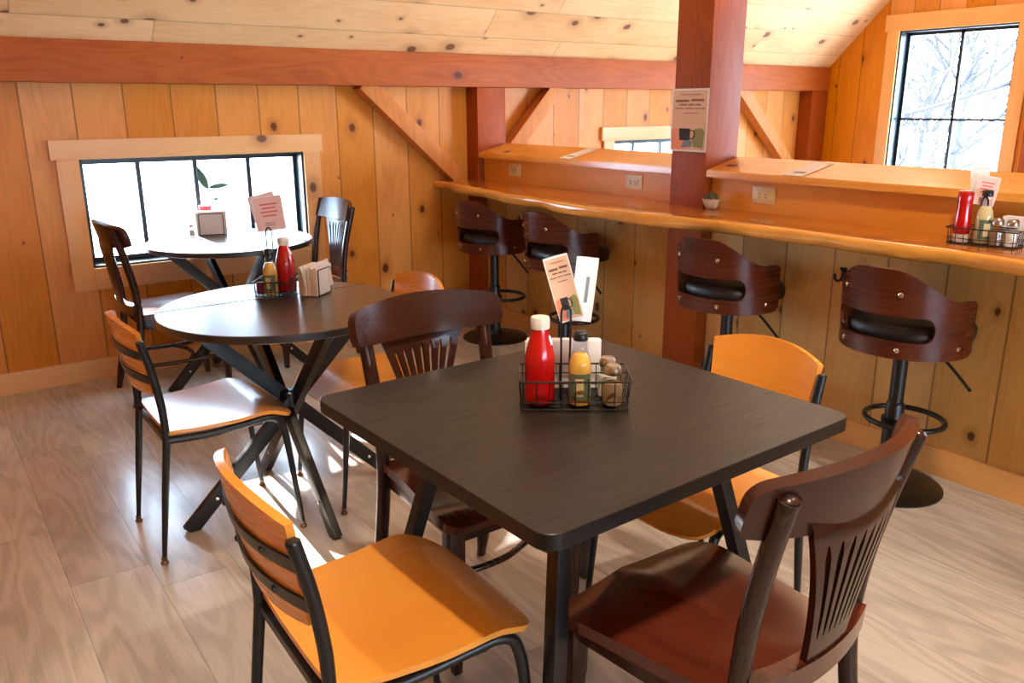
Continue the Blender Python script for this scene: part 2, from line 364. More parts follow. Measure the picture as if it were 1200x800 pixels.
def panel(bm, outer, holes, f, th, step=.03):
    """curved sheet: 2-D outline with holes, bent by f(x,y)->Vector, thickness th"""
    verts = []; edges = []
    for loop in [outer]+list(holes):
        b = len(verts); n = len(loop); verts += [Vector(p) for p in loop]; edges += [(b+i, b+(i+1) % n) for i in range(n)]
    xs = [p[0] for p in outer]; ys = [p[1] for p in outer]
    nx = int((max(xs)-min(xs))/step)+1; ny = int((max(ys)-min(ys))/step)+1
    for i in range(1, nx):
        for j in range(1, ny):
            p = (min(xs)+(max(xs)-min(xs))*i/nx, min(ys)+(max(ys)-min(ys))*j/ny)
            if not inside(p, outer) or any(inside(p, h) for h in holes): continue
            if min((Vector(p)-v).length for v in verts[:sum(len(l) for l in [outer]+list(holes))]) < step*.35: continue
            verts.append(Vector(p))
    V, E_, F, *_ = delaunay_2d_cdt(verts, edges, [], 0, 1e-6)
    tris = []
    for fc in F:
        cx = sum(V[i][0] for i in fc)/len(fc); cy = sum(V[i][1] for i in fc)/len(fc)
        if inside((cx, cy), outer) and not any(inside((cx, cy), h) for h in holes): tris.append(fc)
    e = 1e-3
    def nrm(x, y):
        return (f(x+e, y)-f(x-e, y)).cross(f(x, y+e)-f(x, y-e)).normalized()
    used = sorted({i for t in tris for i in t}); A = {}; B = {}
    for i in used:
        x, y = V[i]; p = f(x, y); n = nrm(x, y); A[i] = bm.verts.new(p+n*th/2); B[i] = bm.verts.new(p-n*th/2)
    cnt = {}
    for t in tris:
        bm.faces.new([A[i] for i in t]); bm.faces.new([B[i] for i in reversed(t)])
        for k in range(len(t)):
            a, b = t[k], t[(k+1) % len(t)]
            if (b, a) in cnt: del cnt[(b, a)]
            else: cnt[(a, b)] = 1
    for a, b in cnt: bm.faces.new((A[b], A[a], B[a], B[b]))
def rrect(x0, y0, x1, y1, r, seg=5):
    rr = r if isinstance(r, (list, tuple)) else [r]*4; pts = []
    for (cx, cy, a0), q in zip(((x1-rr[0], y1-rr[0], 0), (x0+rr[1], y1-rr[1], 90), (x0+rr[2], y0+rr[2], 180), (x1-rr[3], y0+rr[3], 270)), rr):
        for k in range(seg+1):
            a = R(a0+90*k/seg); pts.append((cx+q*math.cos(a), cy+q*math.sin(a)))
    out = []
    for p in pts:
        if not out or (Vector(p)-Vector(out[-1])).length > 1e-5: out.append(p)
    return out
def densify(poly, step):
    out = []
    for i in range(len(poly)):
        a = Vector(poly[i]); b = Vector(poly[(i+1) % len(poly)]); n = max(1, int((b-a).length/step))
        for k in range(n): out.append(tuple(a.lerp(b, k/n)))
    return out

# ------------------------------------------------------------------ structure
EY, GX, HX = 4.84, 6.93, 3.183          # eave wall, gable wall, half wall faces
X0, Y0 = -3.2, -4.0
RIDGE_Y = (4.84+Y0)/2
def wall_with_hole(name, mat, axis, pos, th, a0, a1, z0, z1, holes, toppts=None, parent=None):
    """wall slab in plane axis=pos (inner face), growing outwards by th"""
    bm = NB(); outer = toppts or [(a0, z0), (a1, z0), (a1, z1), (a0, z1)]
    hs = [[(h[0], h[1]), (h[2], h[1]), (h[2], h[3]), (h[0], h[3])] for h in holes]
    if axis == 'y': f = lambda a, z: Vector((a, pos+th/2, z))
    else: f = lambda a, z: Vector((pos+th/2, a, z))
    panel(bm, outer, hs, f, abs(th), step=9)
    return struct(obj(name, bm, mat))
bm = NB(); box(bm, (X0-.2, Y0-.2, -.12), (GX+.2, EY+.2, 0)); struct(obj('floor', bm, M['floor']))
W1 = (.752, .606, 1.96, 1.17); W2 = (4.44, .606, 5.65, 1.17); W3 = (3.14, .60, 4.08, 2.012)
wall_with_hole('wall_back', M['pine_eave'], 'y', EY, .16, X0, GX, 0, 1.72, [W1, W2])
gab = [(Y0, 0), (EY, 0), (EY, 1.63), (RIDGE_Y, 1.63+EY-RIDGE_Y), (Y0, 1.63)]
wall_with_hole('wall_right', M['pine_gable'], 'x', GX, .16, 0, 0, 0, 0, [W3, (-.3, .6, 1.5, 2.2)], gab)
wall_with_hole('wall_left', M['pine_gable'], 'x', X0, -.16, 0, 0, 0, 0, [], gab)
wall_with_hole('wall_front', M['pine_eave'], 'y', Y0, -.16, X0, GX, 0, 1.72, [(-.4, .7, 2.9, 1.5)])
def roof(name, ya, za, yb, zb):
    bm = NB(); n = Vector((0, -(zb-za), yb-ya)).normalized(); n = n if n.z > 0 else -n
    vs = []
    for off in (0, .14):
        vs.append([bm.verts.new(Vector((x, y, z))+n*off) for x, y, z in ((X0-.2, ya, za), (GX+.2, ya, za), (GX+.2, yb, zb), (X0-.2, yb, zb))])
    bm.faces.new(vs[0]); bm.faces.new(vs[1][::-1])
    for i in range(4): bm.faces.new((vs[0][i], vs[0][(i+1) % 4], vs[1][(i+1) % 4], vs[1][i]))
    struct(obj(name, bm, M['pine_ceiling']))
top = 1.63+EY-RIDGE_Y
roof('ceiling', EY+.2, 1.43, RIDGE_Y, top)
roof('ceiling.001', Y0-.2, 1.43, RIDGE_Y, top)
# baseboards
bm = NB(); box(bm, (X0, EY-.02, 0), (3.12, EY, .115), .003); struct(obj('baseboard_back', bm, M['pine_trim_h']))
bm = NB(); box(bm, (HX-.02, -.9, 0), (HX, 4.84, .112), .003); struct(obj('baseboard_half', bm, M['pine_trim_y']))

# windows -------------------------------------------------------------
def eave_window(n, rc):
    x0, z0, x1, z1 = rc
    root = struct(bpy.data.objects.new('window_%d' % n, None)); C.objects.link(root); root.location = ((x0+x1)/2, EY, z0)
    ox, oy, oz = root.location
    def L(lo, hi, bm, bev=0): box(bm, (lo[0]-ox, lo[1]-oy, lo[2]-oz), (hi[0]-ox, hi[1]-oy, hi[2]-oz), bev)
    t = .032; ya, yb = EY+.085, EY+.13
    bm = NB()
    L((x0, ya, z0), (x0+t, yb, z1), bm); L((x1-t, ya, z0), (x1, yb, z1), bm); L((x0, ya, z0), (x1, yb, z0+t*1.3), bm); L((x0, ya, z1-t), (x1, yb, z1), bm)
    for k in (1, 2, 3):
        xx = x0+(x1-x0)*k/4; L((xx-.012, ya+.005, z0), (xx+.012, yb-.01, z1), bm)
    obj('window_frame', bm, M['black_window'], root)
    bm = NB(); d = .012
    L((x0, EY-.004, z0), (x0+d, ya, z1), bm); L((x1-d, EY-.004, z0), (x1, ya, z1), bm); L((x0, EY-.004, z0), (x1, ya, z0+d), bm); L((x0, EY-.004, z1-d), (x1, ya, z1), bm)
    obj('window_jamb', bm, M['black_window'], root)
    bm = NB(); L((x0+.02, ya+.02, z0+.02), (x1-.02, ya+.024, z1-.02), bm); obj('window_pane', bm, M['glass'], root)
    bm = NB(); L((x0-.13, EY-.028, z1), (x1+.115, EY-.002, z1+.10), bm, .003); obj('window_header', bm, M['pine_trim_h'], root)
    bm = NB(); L((x0-.105, EY-.022, z0-.115), (x0, EY-.002, z1), bm, .003); L((x1, EY-.022, z0-.115), (x1+.10, EY-.002, z1), bm, .003); obj('window_casing', bm, M['pine_trim_v'], root)
    bm = NB(); L((x0, EY-.022, z0-.115), (x1, EY-.002, z0), bm, .003); obj('window_apron', bm, M['pine_trim_h'], root)
eave_window(1, W1); eave_window(2, W2)
def gable_window(n, rc):
    y0, z0, y1, z1 = rc
    root = struct(bpy.data.objects.new('window_%d' % n, None)); C.objects.link(root); root.location = (GX, (y0+y1)/2, z0)
    ox, oy, oz = root.location
    def L(lo, hi, bm, bev=0): box(bm, (lo[0]-ox, lo[1]-oy, lo[2]-oz), (hi[0]-ox, hi[1]-oy, hi[2]-oz), bev)
    t = .035; xa, xb = GX+.10, GX+.14
    bm = NB()
    L((xa, y0, z0), (xb, y0+t, z1), bm); L((xa, y1-t, z0), (xb, y1, z1), bm); L((xa, y0, z0), (xb, y1, z0+t), bm); L((xa, y0, z1-t), (xb, y1, z1), bm)
    L((xa, (y0+y1)/2-.013, z0), (xb-.01, (y0+y1)/2+.013, z1), bm); L((xa, y0, 1.296), (xb-.01, y1, 1.316), bm)
    obj('window_frame', bm, M['black_window'], root)
    bm = NB(); d = .012
    L((GX-.004, y0, z0), (xa, y0+d, z1), bm); L((GX-.004, y1-d, z0), (xa, y1, z1), bm); L((GX-.004, y0, z0), (xa, y1, z0+d), bm); L((GX-.004, y0, z1-d), (xa, y1, z1), bm)
    obj('window_jamb', bm, M['black_window'], root)
    bm = NB(); L((xa+.02, y0+.02, z0+.02), (xa+.024, y1-.02, z1-.02), bm); obj('window_pane', bm, M['glass'], root)
    bm = NB(); L((GX-.028, y0-.125, z1), (GX-.002, y1+.125, z1+.13), bm, .003); L((GX-.028, y0-.125, z0-.12), (GX-.002, y1+.125, z0), bm, .003); obj('window_header', bm, M['pine_trim_y'], root)
    bm = NB(); L((GX-.022, y0-.105, z0), (GX-.002, y0, z1), bm, .003); L((GX-.022, y1, z0), (GX-.002, y1+.105, z1), bm, .003); obj('window_casing', bm, M['pine_trim_gv'], root)
gable_window(3, W3)

# half wall: boards, sloped cap ledge
bm = NB(); box(bm, (HX, 2.97, 0), (HX+.13, 4.70, 1.118)); box(bm, (HX, -.9, 0), (HX+.13, 2.737, 1.118))
struct(obj('wall_half', bm, M['pine_half']))
def ledge(name, ya, yb):
    bm = NB(); prof = [(3.118, 1.098), (3.118, 1.131), (3.345, 1.186), (3.345, 1.153)]
    A = [bm.verts.new((x, ya, z)) for x, z in prof]; B = [bm.verts.new((x, yb, z)) for x, z in prof]
    bm.faces.new(A); bm.faces.new(B[::-1])
    for i in range(4): bm.faces.new((A[i], A[(i+1) % 4], B[(i+1) % 4], B[i]))
    bmesh.ops.bevel(bm, geom=bm.edges[:], offset=.003, segments=2, affect='EDGES')
    struct(obj(name, bm, M['ledge']))
ledge('trim_1', 2.962, 4.70); ledge('trim_2', -.9, 2.74)
# wide plain board above the counter
bm = NB(); box(bm, (HX-.018, 2.97, .945), (HX, 4.70, 1.112)); struct(obj('trim_3', bm, M['ledge_board']))
bm = NB(); box(bm, (HX-.018, -.9, .945), (HX, 2.737, 1.112)); struct(obj('trim_4', bm, M['ledge_board']))

# timber frame ---------------------------------------------------------
def timber(name, label, lo, hi, mat, cat='post', group=None, bev=.006):
    bm = NB(); lo = Vector(lo); hi = Vector(hi); c = (lo+hi)/2; box(bm, lo-c, hi-c, bev)
    return tag(obj(name, bm, mat, loc=c), label, cat, group)
timber('ceiling_beam', 'long reddish timber beam running along the top of the low back wall', (X0, 4.70, 1.545), (GX-.003, EY-.003, 1.745), M['beam_x'], 'beam')
timber('timber_post', 'short reddish timber post standing where the half wall meets the back wall', (3.118, 4.703, 0), (3.343, EY-.003, 1.543), M['beam_z'])
timber('timber_post', 'reddish timber post in the far corner beside the tall window wall', (6.69, 4.703, 0), (6.92, EY-.003, 1.543), M['beam_z'])
timber('timber_post', 'thick reddish timber post rising through the counter to the ceiling with a poster on it', (3.112, 2.742, 0), (3.338, 2.962, 3.50), M['beam_z'])
timber('timber_post', 'reddish timber post on the tall window wall at the right edge', (6.78, 2.68, 0), (GX-.002, 2.94, 3.2), M['beam_z'])
def brace(label, p0, p1):
    bm = NB(); p0 = Vector(p0); p1 = Vector(p1); c = (p0+p1)/2; bar(bm, p0-c, p1-c, .10, .095, (0, 1, 0), .004)
    return tag(obj('timber_brace', bm, M['brace'], loc=c), label, 'brace')
brace('diagonal pine brace between the beam and the post, on the side above the window table', (2.335, 4.775, 1.565), (2.985, 4.775, .985))
brace('diagonal pine brace rising from the half wall post toward the beam, above the outlets', (3.30, 4.775, 1.00), (3.86, 4.775, 1.60))
brace('diagonal pine brace running down from the beam to the far corner post', (5.72, 4.775, 1.60), (6.74, 4.775, .70))

# outside -------------------------------------------------------------
bm = NB(); box(bm, (-60, 5.2, -3.3), (80, 80, -3.1)); box(bm, (7.3, -40, -3.3), (80, 5.2, -3.1)); struct(obj('ground_outside', bm, M['snow']))
bh = thing('neighbour_house', 'pale house with snowy sloped roof seen through the low left window', 'house', (8.5, 17, -3.1))
bm = NB(); box(bm, (-3.5, -3, 0), (3.5, 3, 3.0)); obj('wall_panel', bm, M['siding'], bh)
bm = NB()
A = [bm.verts.new(p) for p in ((-4, -3.5, 2.7), (-4, 0, 4.6), (-4, 3.5, 2.7))]; B = [bm.verts.new((4, v.co.y, v.co.z)) for v in A]
bm.faces.new(A); bm.faces.new(B[::-1])
for i in range(3): bm.faces.new((A[i], A[(i+1) % 3], B[(i+1) % 3], B[i]))
obj('roof', bm, M['shingle'], bh)
def tree(label, x, y, h, seed):
    rg = random.Random(seed); bm = NB()
    def grow(p, d, ln, r, lv):
        pts = [p]; n = 5
        for k in range(n):
            d = (d+Vector((rg.uniform(-1, 1), rg.uniform(-1, 1), rg.uniform(-.5, .7)))*.13).normalized(); p = p+d*ln/n; pts.append(p)
        tube(bm, pts, [r*(1-.5*k/n) for k in range(n+1)], 5)
        if lv > 0:
            for k in range(5 if lv > 1 else 4):
                q = pts[rg.randint(1, n)]; a = rg.uniform(0, 2*PI); s = rg.uniform(.5, 1.1)
                dd = (d*.7+Vector((math.cos(a), math.sin(a), rg.uniform(-.2, .5)))*s).normalized()
                grow(q, dd, ln*rg.uniform(.5, .75), r*.5, lv-1)
    grow(Vector((0, 0, 0)), Vector((0, 0, 1)), h, .16, 4)
    tag(obj('bare_tree', bm, M['bark'], loc=(x, y, -3.1)), label, 'tree')
tree('bare winter tree outside the tall right window, nearest the glass', 12.8, 6.6, 4.6, 3)
tree('bare winter tree outside the tall right window, standing further back', 23, 12.5, 5.5, 8)
tree('bare winter tree behind the others outside the tall right window', 36, 18, 6.0, 21)

# ------------------------------------------------------------------ counter
cp = [(-.9, 2.80), (.2, 2.83), (.7, 2.80), (1.156, 2.811), (1.44, 2.836), (1.75, 2.81), (2.13, 2.82), (2.55, 2.75), (3.01, 2.685), (3.4, 2.70), (3.78, 2.725), (4.3, 2.79), (4.70, 2.84), (4.835, 2.85)]
edge = [(p.x, p.y) for p in catmull([(x, y, 0) for y, x in cp], 5)]
rg = random.Random(4)
bm = NB(); rows = []
n = len(edge)
for i, (x, y) in enumerate(edge):
    wv = .007*math.sin(y*11)+.004*math.sin(y*27+1)
    xx = x+wv*.6
    back = HX-.018
    rows.append([bm.verts.new(p) for p in ((back, y, .955), ((back+xx)/2, y, .955), (xx+.016, y, .955), (xx+.004, y, .951), (xx, y, .943), (xx+.002+wv*.3, y, .925), (xx+.010+wv, y, .908), (xx+.03+wv, y, .898), ((back+xx)/2, y, .896), (back, y, .896))])
for A, B in zip(rows, rows[1:]):
    for k in range(10):
        fc = bm.faces.new((A[k], B[k], B[(k+1) % 10], A[(k+1) % 10])); fc.material_index = 1 if 2 <= k <= 6 else 0
bm.faces.new(rows[0]); bm.faces.new(rows[-1][::-1])
tag(obj('bar_counter', bm, [M['counter'], M['counter_edge']], smooth=50), 'long varnished live-edge wooden counter fixed along the half wall', 'counter')

# wall outlets
def outlet(label, y):
    t = thing('wall_outlet', label, 'outlet', (HX-.018, y, 1.035), 0, 'outlets above the counter')
    bm = NB(); box(bm, (-.007, -.062, -.038), (0, .062, .038), .003); obj('cover_plate', bm, M['outlet'], t)
    bm = NB(); box(bm, (-.012, -.034, -.018), (-.005, .034, .018), .003); obj('socket_block', bm, M['outlet'], t)
    for s in (-1, 1):
        bm = NB()
        box(bm, (-.0128, s*.017-.008, -.0125), (-.0118, s*.017+.008, -.0118))
        box(bm, (-.0135, s*.017-.007, -.002), (-.0115, s*.017-.005, .009)); box(bm, (-.0135, s*.017+.004, -.002), (-.0115, s*.017+.006, .009)); box(bm, (-.0135, s*.017-.003, -.012), (-.0115, s*.017+.003, -.007))
        obj('socket', bm, M['outlet_dark'], t)
outlet('ivory outlet above the counter, right of the tall post, nearest the bowl', 2.43)
outlet('ivory outlet above the counter, between the tall post and the loose paper', 3.27)
outlet('ivory outlet at the far corner end of the half wall', 4.35)

def hook(label, y, z):
    t = thing('coat_hook', label, 'hook', (HX, y, z), 0, 'black hooks under the counter')
    bm = NB(); box(bm, (-.008, -.012, -.03), (0, .012, .03), .003); obj('mounting_plate', bm, M['black_plastic'], t)
    bm = NB(); tube(bm, catmull([(-.005, 0, -.005), (-.03, 0, -.02), (-.05, 0, -.022), (-.068, 0, -.008), (-.07, 0, .012)], 5), .0055, 8)
    tube(bm, catmull([(-.005, 0, .012), (-.02, 0, .02), (-.032, 0, .032)], 4), .005, 8); obj('hook_arm', bm, M['black_plastic'], t)
hook('small black coat hook on the boards left of the frontmost bar stool', 2.0, .735)
hook('small black coat hook on the boards beside the second bar stool from the far corner', 3.6, .66)
hook('small black coat hook on the boards between the two farthest bar stools', 4.24, .75)

# ------------------------------------------------------------------ bar stool (faces +x)
def make_stool(label):
    t = thing('bar_stool', label, 'bar stool', group='bar stools at the counter')
    RY, RX = .222, .215
    def plan(s):           # s in metres along the shell, 0 at the back
        arc = 1.65
        a = max(-arc, min(arc, s/.218)); p = Vector((-RX*math.cos(a), RY*math.sin(a), 0))
        ex = s-a*.218
        if ex: tdir = Vector((RX*math.sin(a), RY*math.cos(a), 0)).normalized(); p += tdir*ex
        return p
    S = .405; outer = []
    def topz(s):
        k = abs(s+.03); return .775+.112*(1-min(1, max(0, (k-.05)/.24))**2*(3-2*min(1, max(0, (k-.05)/.24))))
    for i in range(41):
        s = -S+2*S*i/40; z = topz(s)
        if i in (0, 40): z -= .012
        if i in (1, 39): z -= .002
        outer.append((s, z))
    for i in range(41):
        s = S-2*S*i/40; q = (abs(s)-.30)/.2; z = .568+(0 if q < 0 else .016*q*q)
        if i in (0, 40): z += .012
        outer.append((s, z))
    hole = densify(rrect(-.225, .630, .175, .722, .038, 5), .03)
    bm = NB(); panel(bm, outer, [hole], lambda s, z: plan(s)+Vector((-.07*(z-.57)*math.cos(s/.3), 0, z)), .012, .03)
    sh = obj('backrest', bm, M['stool_shell'], t)
    for s, z in ((-.11, .80), (.11, .80), (-.32, .61), (-.11, .60), (.11, .60), (.32, .61)):
        bm = NB()
        p = plan(s)+Vector((-.07*(z-.57)*math.cos(s/.3), 0, z)); nn = plan(s+.01)-plan(s-.01); nn = Vector((nn.y, -nn.x, 0)).normalized()
        nn = nn if nn.dot(plan(s)) > 0 else -nn
        q = nn.to_track_quat('Z', 'Y').to_matrix()
        lathe(bm, [(.0095, .004), (.0095, .008), (.006, .012), (.001, .013)], p, 12, q)
        obj('bolt', bm, M['chrome'], sh)
    bm = NB(); prof = []
    for (ins, z) in ((.03, .600), (.004, .608), (0, .625), (.0, .650), (.012, .668), (.06, .676), (.14, .677)):
        ring = []
        for k in range(48):
            a = 2*PI*k/48; c, s_ = math.cos(a), math.sin(a); e = .72
            x = .20*math.copysign(abs(c)**e, c); y = .20*math.copysign(abs(s_)**e, s_)
            sc_ = 1-ins/.215; ring.append(bm.verts.new((x*sc_+.033, y*sc_, z)))
        prof.append(ring)
    for A, B in zip(prof, prof[1:]):
        for k in range(48): bm.faces.new((A[k], A[(k+1) % 48], B[(k+1) % 48], B[k]))
    bm.faces.new(prof[0][::-1]); bm.faces.new(prof[-1])
    obj('seat_cushion', bm, M['leather'], t, 60)
    bm = NB(); box(bm, (-.10, -.09, .555), (.10, .09, .601), .008); lathe(bm, [(.027, .30), (.027, .56)], seg=20); lathe(bm, [(.036, .022), (.034, .33), (.030, .34), (.027, .345)], seg=24)
    obj('column', bm, M['black_metal'], t)
    bm = NB(); lathe(bm, [(.205, 0), (.205, .006), (.198, .010), (.12, .017), (.05, .028), (.037, .05)], seg=56); obj('base', bm, M['black_metal'], t)
    bm = NB(); ring = [(.065+.135*math.cos(a), .145*math.sin(a), .262) for a in [2*PI*k/36 for k in range(36)]]
    tube(bm, ring, .0105, 10, closed=True)
    lathe(bm, [(.044, .245), (.044, .28)], seg=20); obj('foot_ring', bm, M['black_metal'], t)
    bm = NB(); tube(bm, catmull([(.03, -.05, .56), (.04, -.12, .55), (.055, -.17, .51), (.075, -.235, .44)], 5), .006, 8); obj('lever', bm, M['black_metal'], t)
    return t
st = make_stool('brown bentwood bar stool, frontmost at the counter near the condiment basket')
st.location = (2.93, 1.572, 0); st.rotation_euler = (0, 0, R(-6))
dup(st, (2.93, 2.40, 0), R(-2), 'brown bentwood bar stool standing in front of the tall timber post')
dup(st, (2.93, 3.555, 0), R(-4), 'brown bentwood bar stool half hidden behind the menu card, second from the far corner')
dup(st, (2.93, 4.25, 0), R(4), 'brown bentwood bar stool in the far corner under the counter end')

# ------------------------------------------------------------------ metal-frame chair (faces +y)
def make_metal_chair(label):
    t = thing('metal_frame_chair', label, 'chair', group='metal chairs with honey wooden seats')
    fr = M['grey_metal']
    for s in (-1, 1):
        # rear leg continuing into the back upright
        bm = NB(); tube(bm, [(s*.178, -.240, .012), (s*.180, -.215, .22), (s*.183, -.190, .42)], [.0075, .0115, .0125], 12); obj('leg', bm, fr, t)
        bm = NB(); tube(bm, catmull([(s*.183, -.190, .41), (s*.184, -.192, .52), (s*.185, -.208, .64), (s*.186, -.232, .745)], 5), .0125, 14); 
        lathe(bm, [(.0125, 0), (.0115, .004), (.006, .006)], (s*.186, -.232, .744), 14); obj('back_upright', bm, fr, t)
        # side rail bending down into the front leg
        bm = NB(); pts = catmull([(s*.183, -.19, .418), (s*.188, -.05, .412), (s*.194, .09, .424), (s*.197, .135, .427), (s*.199, .165, .414), (s*.200, .180, .385), (s*.203, .190, .33), (s*.206, .205, .18), (s*.208, .222, .012)], 5)
        tube(bm, pts, [.0125 if i < len(pts)*.7 else .0125-.005*((i-len(pts)*.7)/(len(pts)*.3)) for i in range(len(pts))], 12); lg = obj('leg', bm, fr, t)
        for x, y in ((s*.178, -.240), (s*.208, .222)):
            bm = NB(); lathe(bm, [(.012, 0), (.013, .004), (.010, .009), (.007, .012), (.009, .016), (.009, .024)], (x, y, 0), 14); obj('foot_glide', bm, M['brass'], lg)
    bm = NB(); bar(bm, (-.183, -.185, .412), (.183, -.185, .412), .018, .018); obj('seat_frame', bm, fr, t); bm = NB(); bar(bm, (-.195, .10, .410), (.195, .10, .410), .03, .006); obj('seat_frame', bm, fr, t)
    # seat
    prof = []
    out = densify(rrect(-.185, -.178, .185, .0, .02, 3), .05)
    o2 = []
    base = [(-.165, -.185), (.165, -.185), (.188, -.165), (.206, -.02), (.214, .11), (.211, .17), (.184, .214), (.11, .234), (0, .238), (-.11, .234), (-.184, .214), (-.211, .17), (-.214, .11), (-.206, -.02), (-.188, -.165)]
    o2 = [(p.x, p.y) for p in catmull([(x, y, 0) for x, y in base], 3, True)]
    def fs(x, y):
        z = .444-.012*math.exp(-((y+.03)/.13)**2)*(1-(x/.23)**2)+.008*math.exp(-((y-.12)/.06)**2)
        if y > .13: z -= 2.6*(y-.13)**2+.1*(y-.13)
        if y < -.12: z += .0
        return Vector((x, y, z))
    bm = NB(); panel(bm, o2, [], fs, .012, .022); obj('seat', bm, M['ply'], t, 50)
    # backrest
    def fb(x, z):
        return Vector((x, -.208-.038*(1-(x/.19)**2)-.19*(z-.6)+.012, z))
    top = [(x, .772+.030*(1-(x/.182)**2)) for x in [(.178-.356*i/16) for i in range(17)]]
    bot = [(x, .575-.012*(1-(x/.18)**2)) for x in [(-.160+.32*i/10) for i in range(11)]]
    bm = NB(); panel(bm, top+bot, [], fb, .016, .028); obj('backrest', bm, M['ply_back'], t, 50)
    for z0 in (.622, .700):
        bm = NB(); panel(bm, densify([(-.182, z0-.013), (.182, z0-.013), (.182, z0+.013), (-.182, z0+.013)], .03), [], lambda x, z: fb(x, z)+Vector((0, -.012, 0)), .005, .05)
        for x in (-.10, .10):
            p = fb(x, z0)+Vector((0, -.014, 0)); lathe(bm, [(.006, 0), (.006, .003), (.003, .005)], p, 10, Matrix.Rotation(PI/2, 3, 'X'))
        obj('back_strap', bm, fr, t)
    return t
mc = make_metal_chair('metal chair with honey plywood seat at the left side of the square table')
mc.location = (.660, 1.362, 0); mc.rotation_euler = (0, 0, R(-91.5)); mc.scale = (1.04, 1.04, 1.02)
mc2 = dup(mc, (.735, 2.80, 0), R(-90), 'metal chair with a shiny daylight-lit plywood seat, left of the middle round table')
dup(mc, (1.64, 1.395, 0), R(90), 'metal chair with honey plywood back on the counter side of the square table')
dup(mc, (1.335, 2.80, 0), R(90), 'metal chair with honey plywood seat tucked behind the middle round table')

# ------------------------------------------------------------------ dark wooden chair (faces +y)
def make_wood_chair(label):
    t = thing('wooden_chair', label, 'chair', group='dark wooden slat-back chairs')
    # seat
    base = [(-.165, -.205), (.165, -.205), (.19, -.19), (.200, -.08), (.222, .08), (.228, .15), (.215, .195), (.16, .212), (0, .218), (-.16, .212), (-.215, .195), (-.228, .15), (-.222, .08), (-.200, -.08), (-.19, -.19)]
    o2 = [(p.x, p.y) for p in catmull([(x, y, 0) for x, y in base], 4, True)]
    def fs(x, y):
        z = .445-.016*math.exp(-((y+.04)/.12)**2-(x/.15)**2)
        e = max(0, y-.10); z -= 1.1*e*e*(1+.8*abs(x)/.2)
        z += .004*math.exp(-(x/.04)**2)*(1 if y > 0 else .3)
        return Vector((x, y, z))
    bm = NB(); panel(bm, o2, [], fs, .026, .022); obj('seat', bm, M['dark_wood'], t, 50)
    bm = NB()
    for s in (-1, 1): bar(bm, (s*.185, .165, .405), (s*.172, -.19, .405), .018, .05, (0, 0, 1), .002)
    bar(bm, (-.185, .170, .400), (.185, .170, .400), .018, .055, (0, 0, 1), .002); bar(bm, (-.165, -.19, .405), (.165, -.19, .405), .018, .05, (0, 0, 1), .002)
    obj('apron', bm, M['dark_back'], t)
    for s in (-1, 1):
        bm = NB(); b2 = [(.0, .43), (.12, .37), (1., .0)]
        bar(bm, (s*.192, .172, .43), (s*.193, .173, .30), .044, .044, (0, 1, 0), .004); bar(bm, (s*.193, .173, .302), (s*.196, .178, 0), .042, .042, (0, 1, 0), .004, .024, .024)
        obj('leg', bm, M['dark_leg'], t)
        bm = NB(); pts = catmull([(s*.192, -.285, 0), (s*.186, -.245, .2), (s*.183, -.215, .42), (s*.187, -.222, .58), (s*.194, -.252, .74), (s*.200, -.285, .868)], 5)
        tube(bm, pts, [.014 if i < 2 else .018 if i < 16 else .018 for i in range(len(pts))], 14, sx=1.0, sy=1.15); lathe(bm, [(.017, 0), (.012, .006), (.004, .008)], (s*.200, -.285, .866), 14)
        obj('leg', bm, M['dark_leg'], t)
        bm = NB(); tube(bm, catmull([(s*.187, -.245, .20), (s*.175, -.1, .19), (s*.172, .05, .19), (s*.190, .172, .20)], 5), .010, 10); obj('stretcher', bm, M['dark_leg'], t)
    bm = NB(); tube(bm, catmull([(-.176, .0, .19), (-.06, .045, .19), (.06, .045, .19), (.176, .0, .19)], 5), .010, 10); obj('stretcher', bm, M['dark_leg'], t)
    # curved back: crest rail, splat with slots, lower rail
    def fb(x, z): return Vector((x, -.254-.070*(1-(x/.24)**2)+.012-.26*(z-.80)+(.0 if z > .7 else -.0), z))
    def fl(x, z):
        a = (z-.47)/.4; yb = -.222-.035*(1-(x/.2)**2); yt = fb(x, .80).y
        if z < .8: y = yb+(yt-yb)*max(0, (z-.47)/.33)**1.15
        else: y = fb(x, z).y
        return Vector((x, y, z))
    topc = [(.246, .82), (.246, .845)]+[(.214+.032*math.cos(R(a)), .858+.032*math.sin(R(a))) for a in (0, 20, 40, 60, 80)]+[(x, .891+.014*(1-(x/.21)**2)) for x in [.18-.36*i/14 for i in range(15)]]+[(-.214-.032*math.cos(R(a)), .858+.032*math.sin(R(a))) for a in (80, 60, 40, 20, 0)]+[(-.246, .845), (-.246, .82)]
    botc = [(-.240, .800), (-.205, .792)]+[(x, .792-.008*(1-(x/.2)**2)) for x in [-.18+.36*i/12 for i in range(13)]]+[(.205, .792), (.240, .800)]
    bm = NB(); panel(bm, topc+botc, [], lambda x, z: fl(x, z)+Vector((0, .014, 0)), .024, .025); obj('crest_rail', bm, M['dark_back'], t, 50)
    # splat
    def wd(z): k = max(0, min(1, (z-.50)/.30)); return .062+.078*k**1.6
    zs = [.475+.33*i/12 for i in range(13)]
    outl = [(wd(z), z) for z in zs]+[(-wd(z), z) for z in reversed(zs)]
    holes = []
    for k in range(7):
        c = (k-3)/3.5
        def cx(z): return c*(wd(z)-.004)*.93
        zz = [.555+.205*i/8 for i in range(9)]; hw = [.0034+.0038*i/8 for i in range(9)]
        hw[0] = .0015; hw[-1] = .002
        holes.append([(cx(z)+h, z) for z, h in zip(zz, hw)]+[(cx(z)-h, z) for z, h in reversed(list(zip(zz, hw)))])
    bm = NB(); panel(bm, outl, holes, fl, .014, .03); obj('back_splat', bm, M['dark_back'], t, 50)
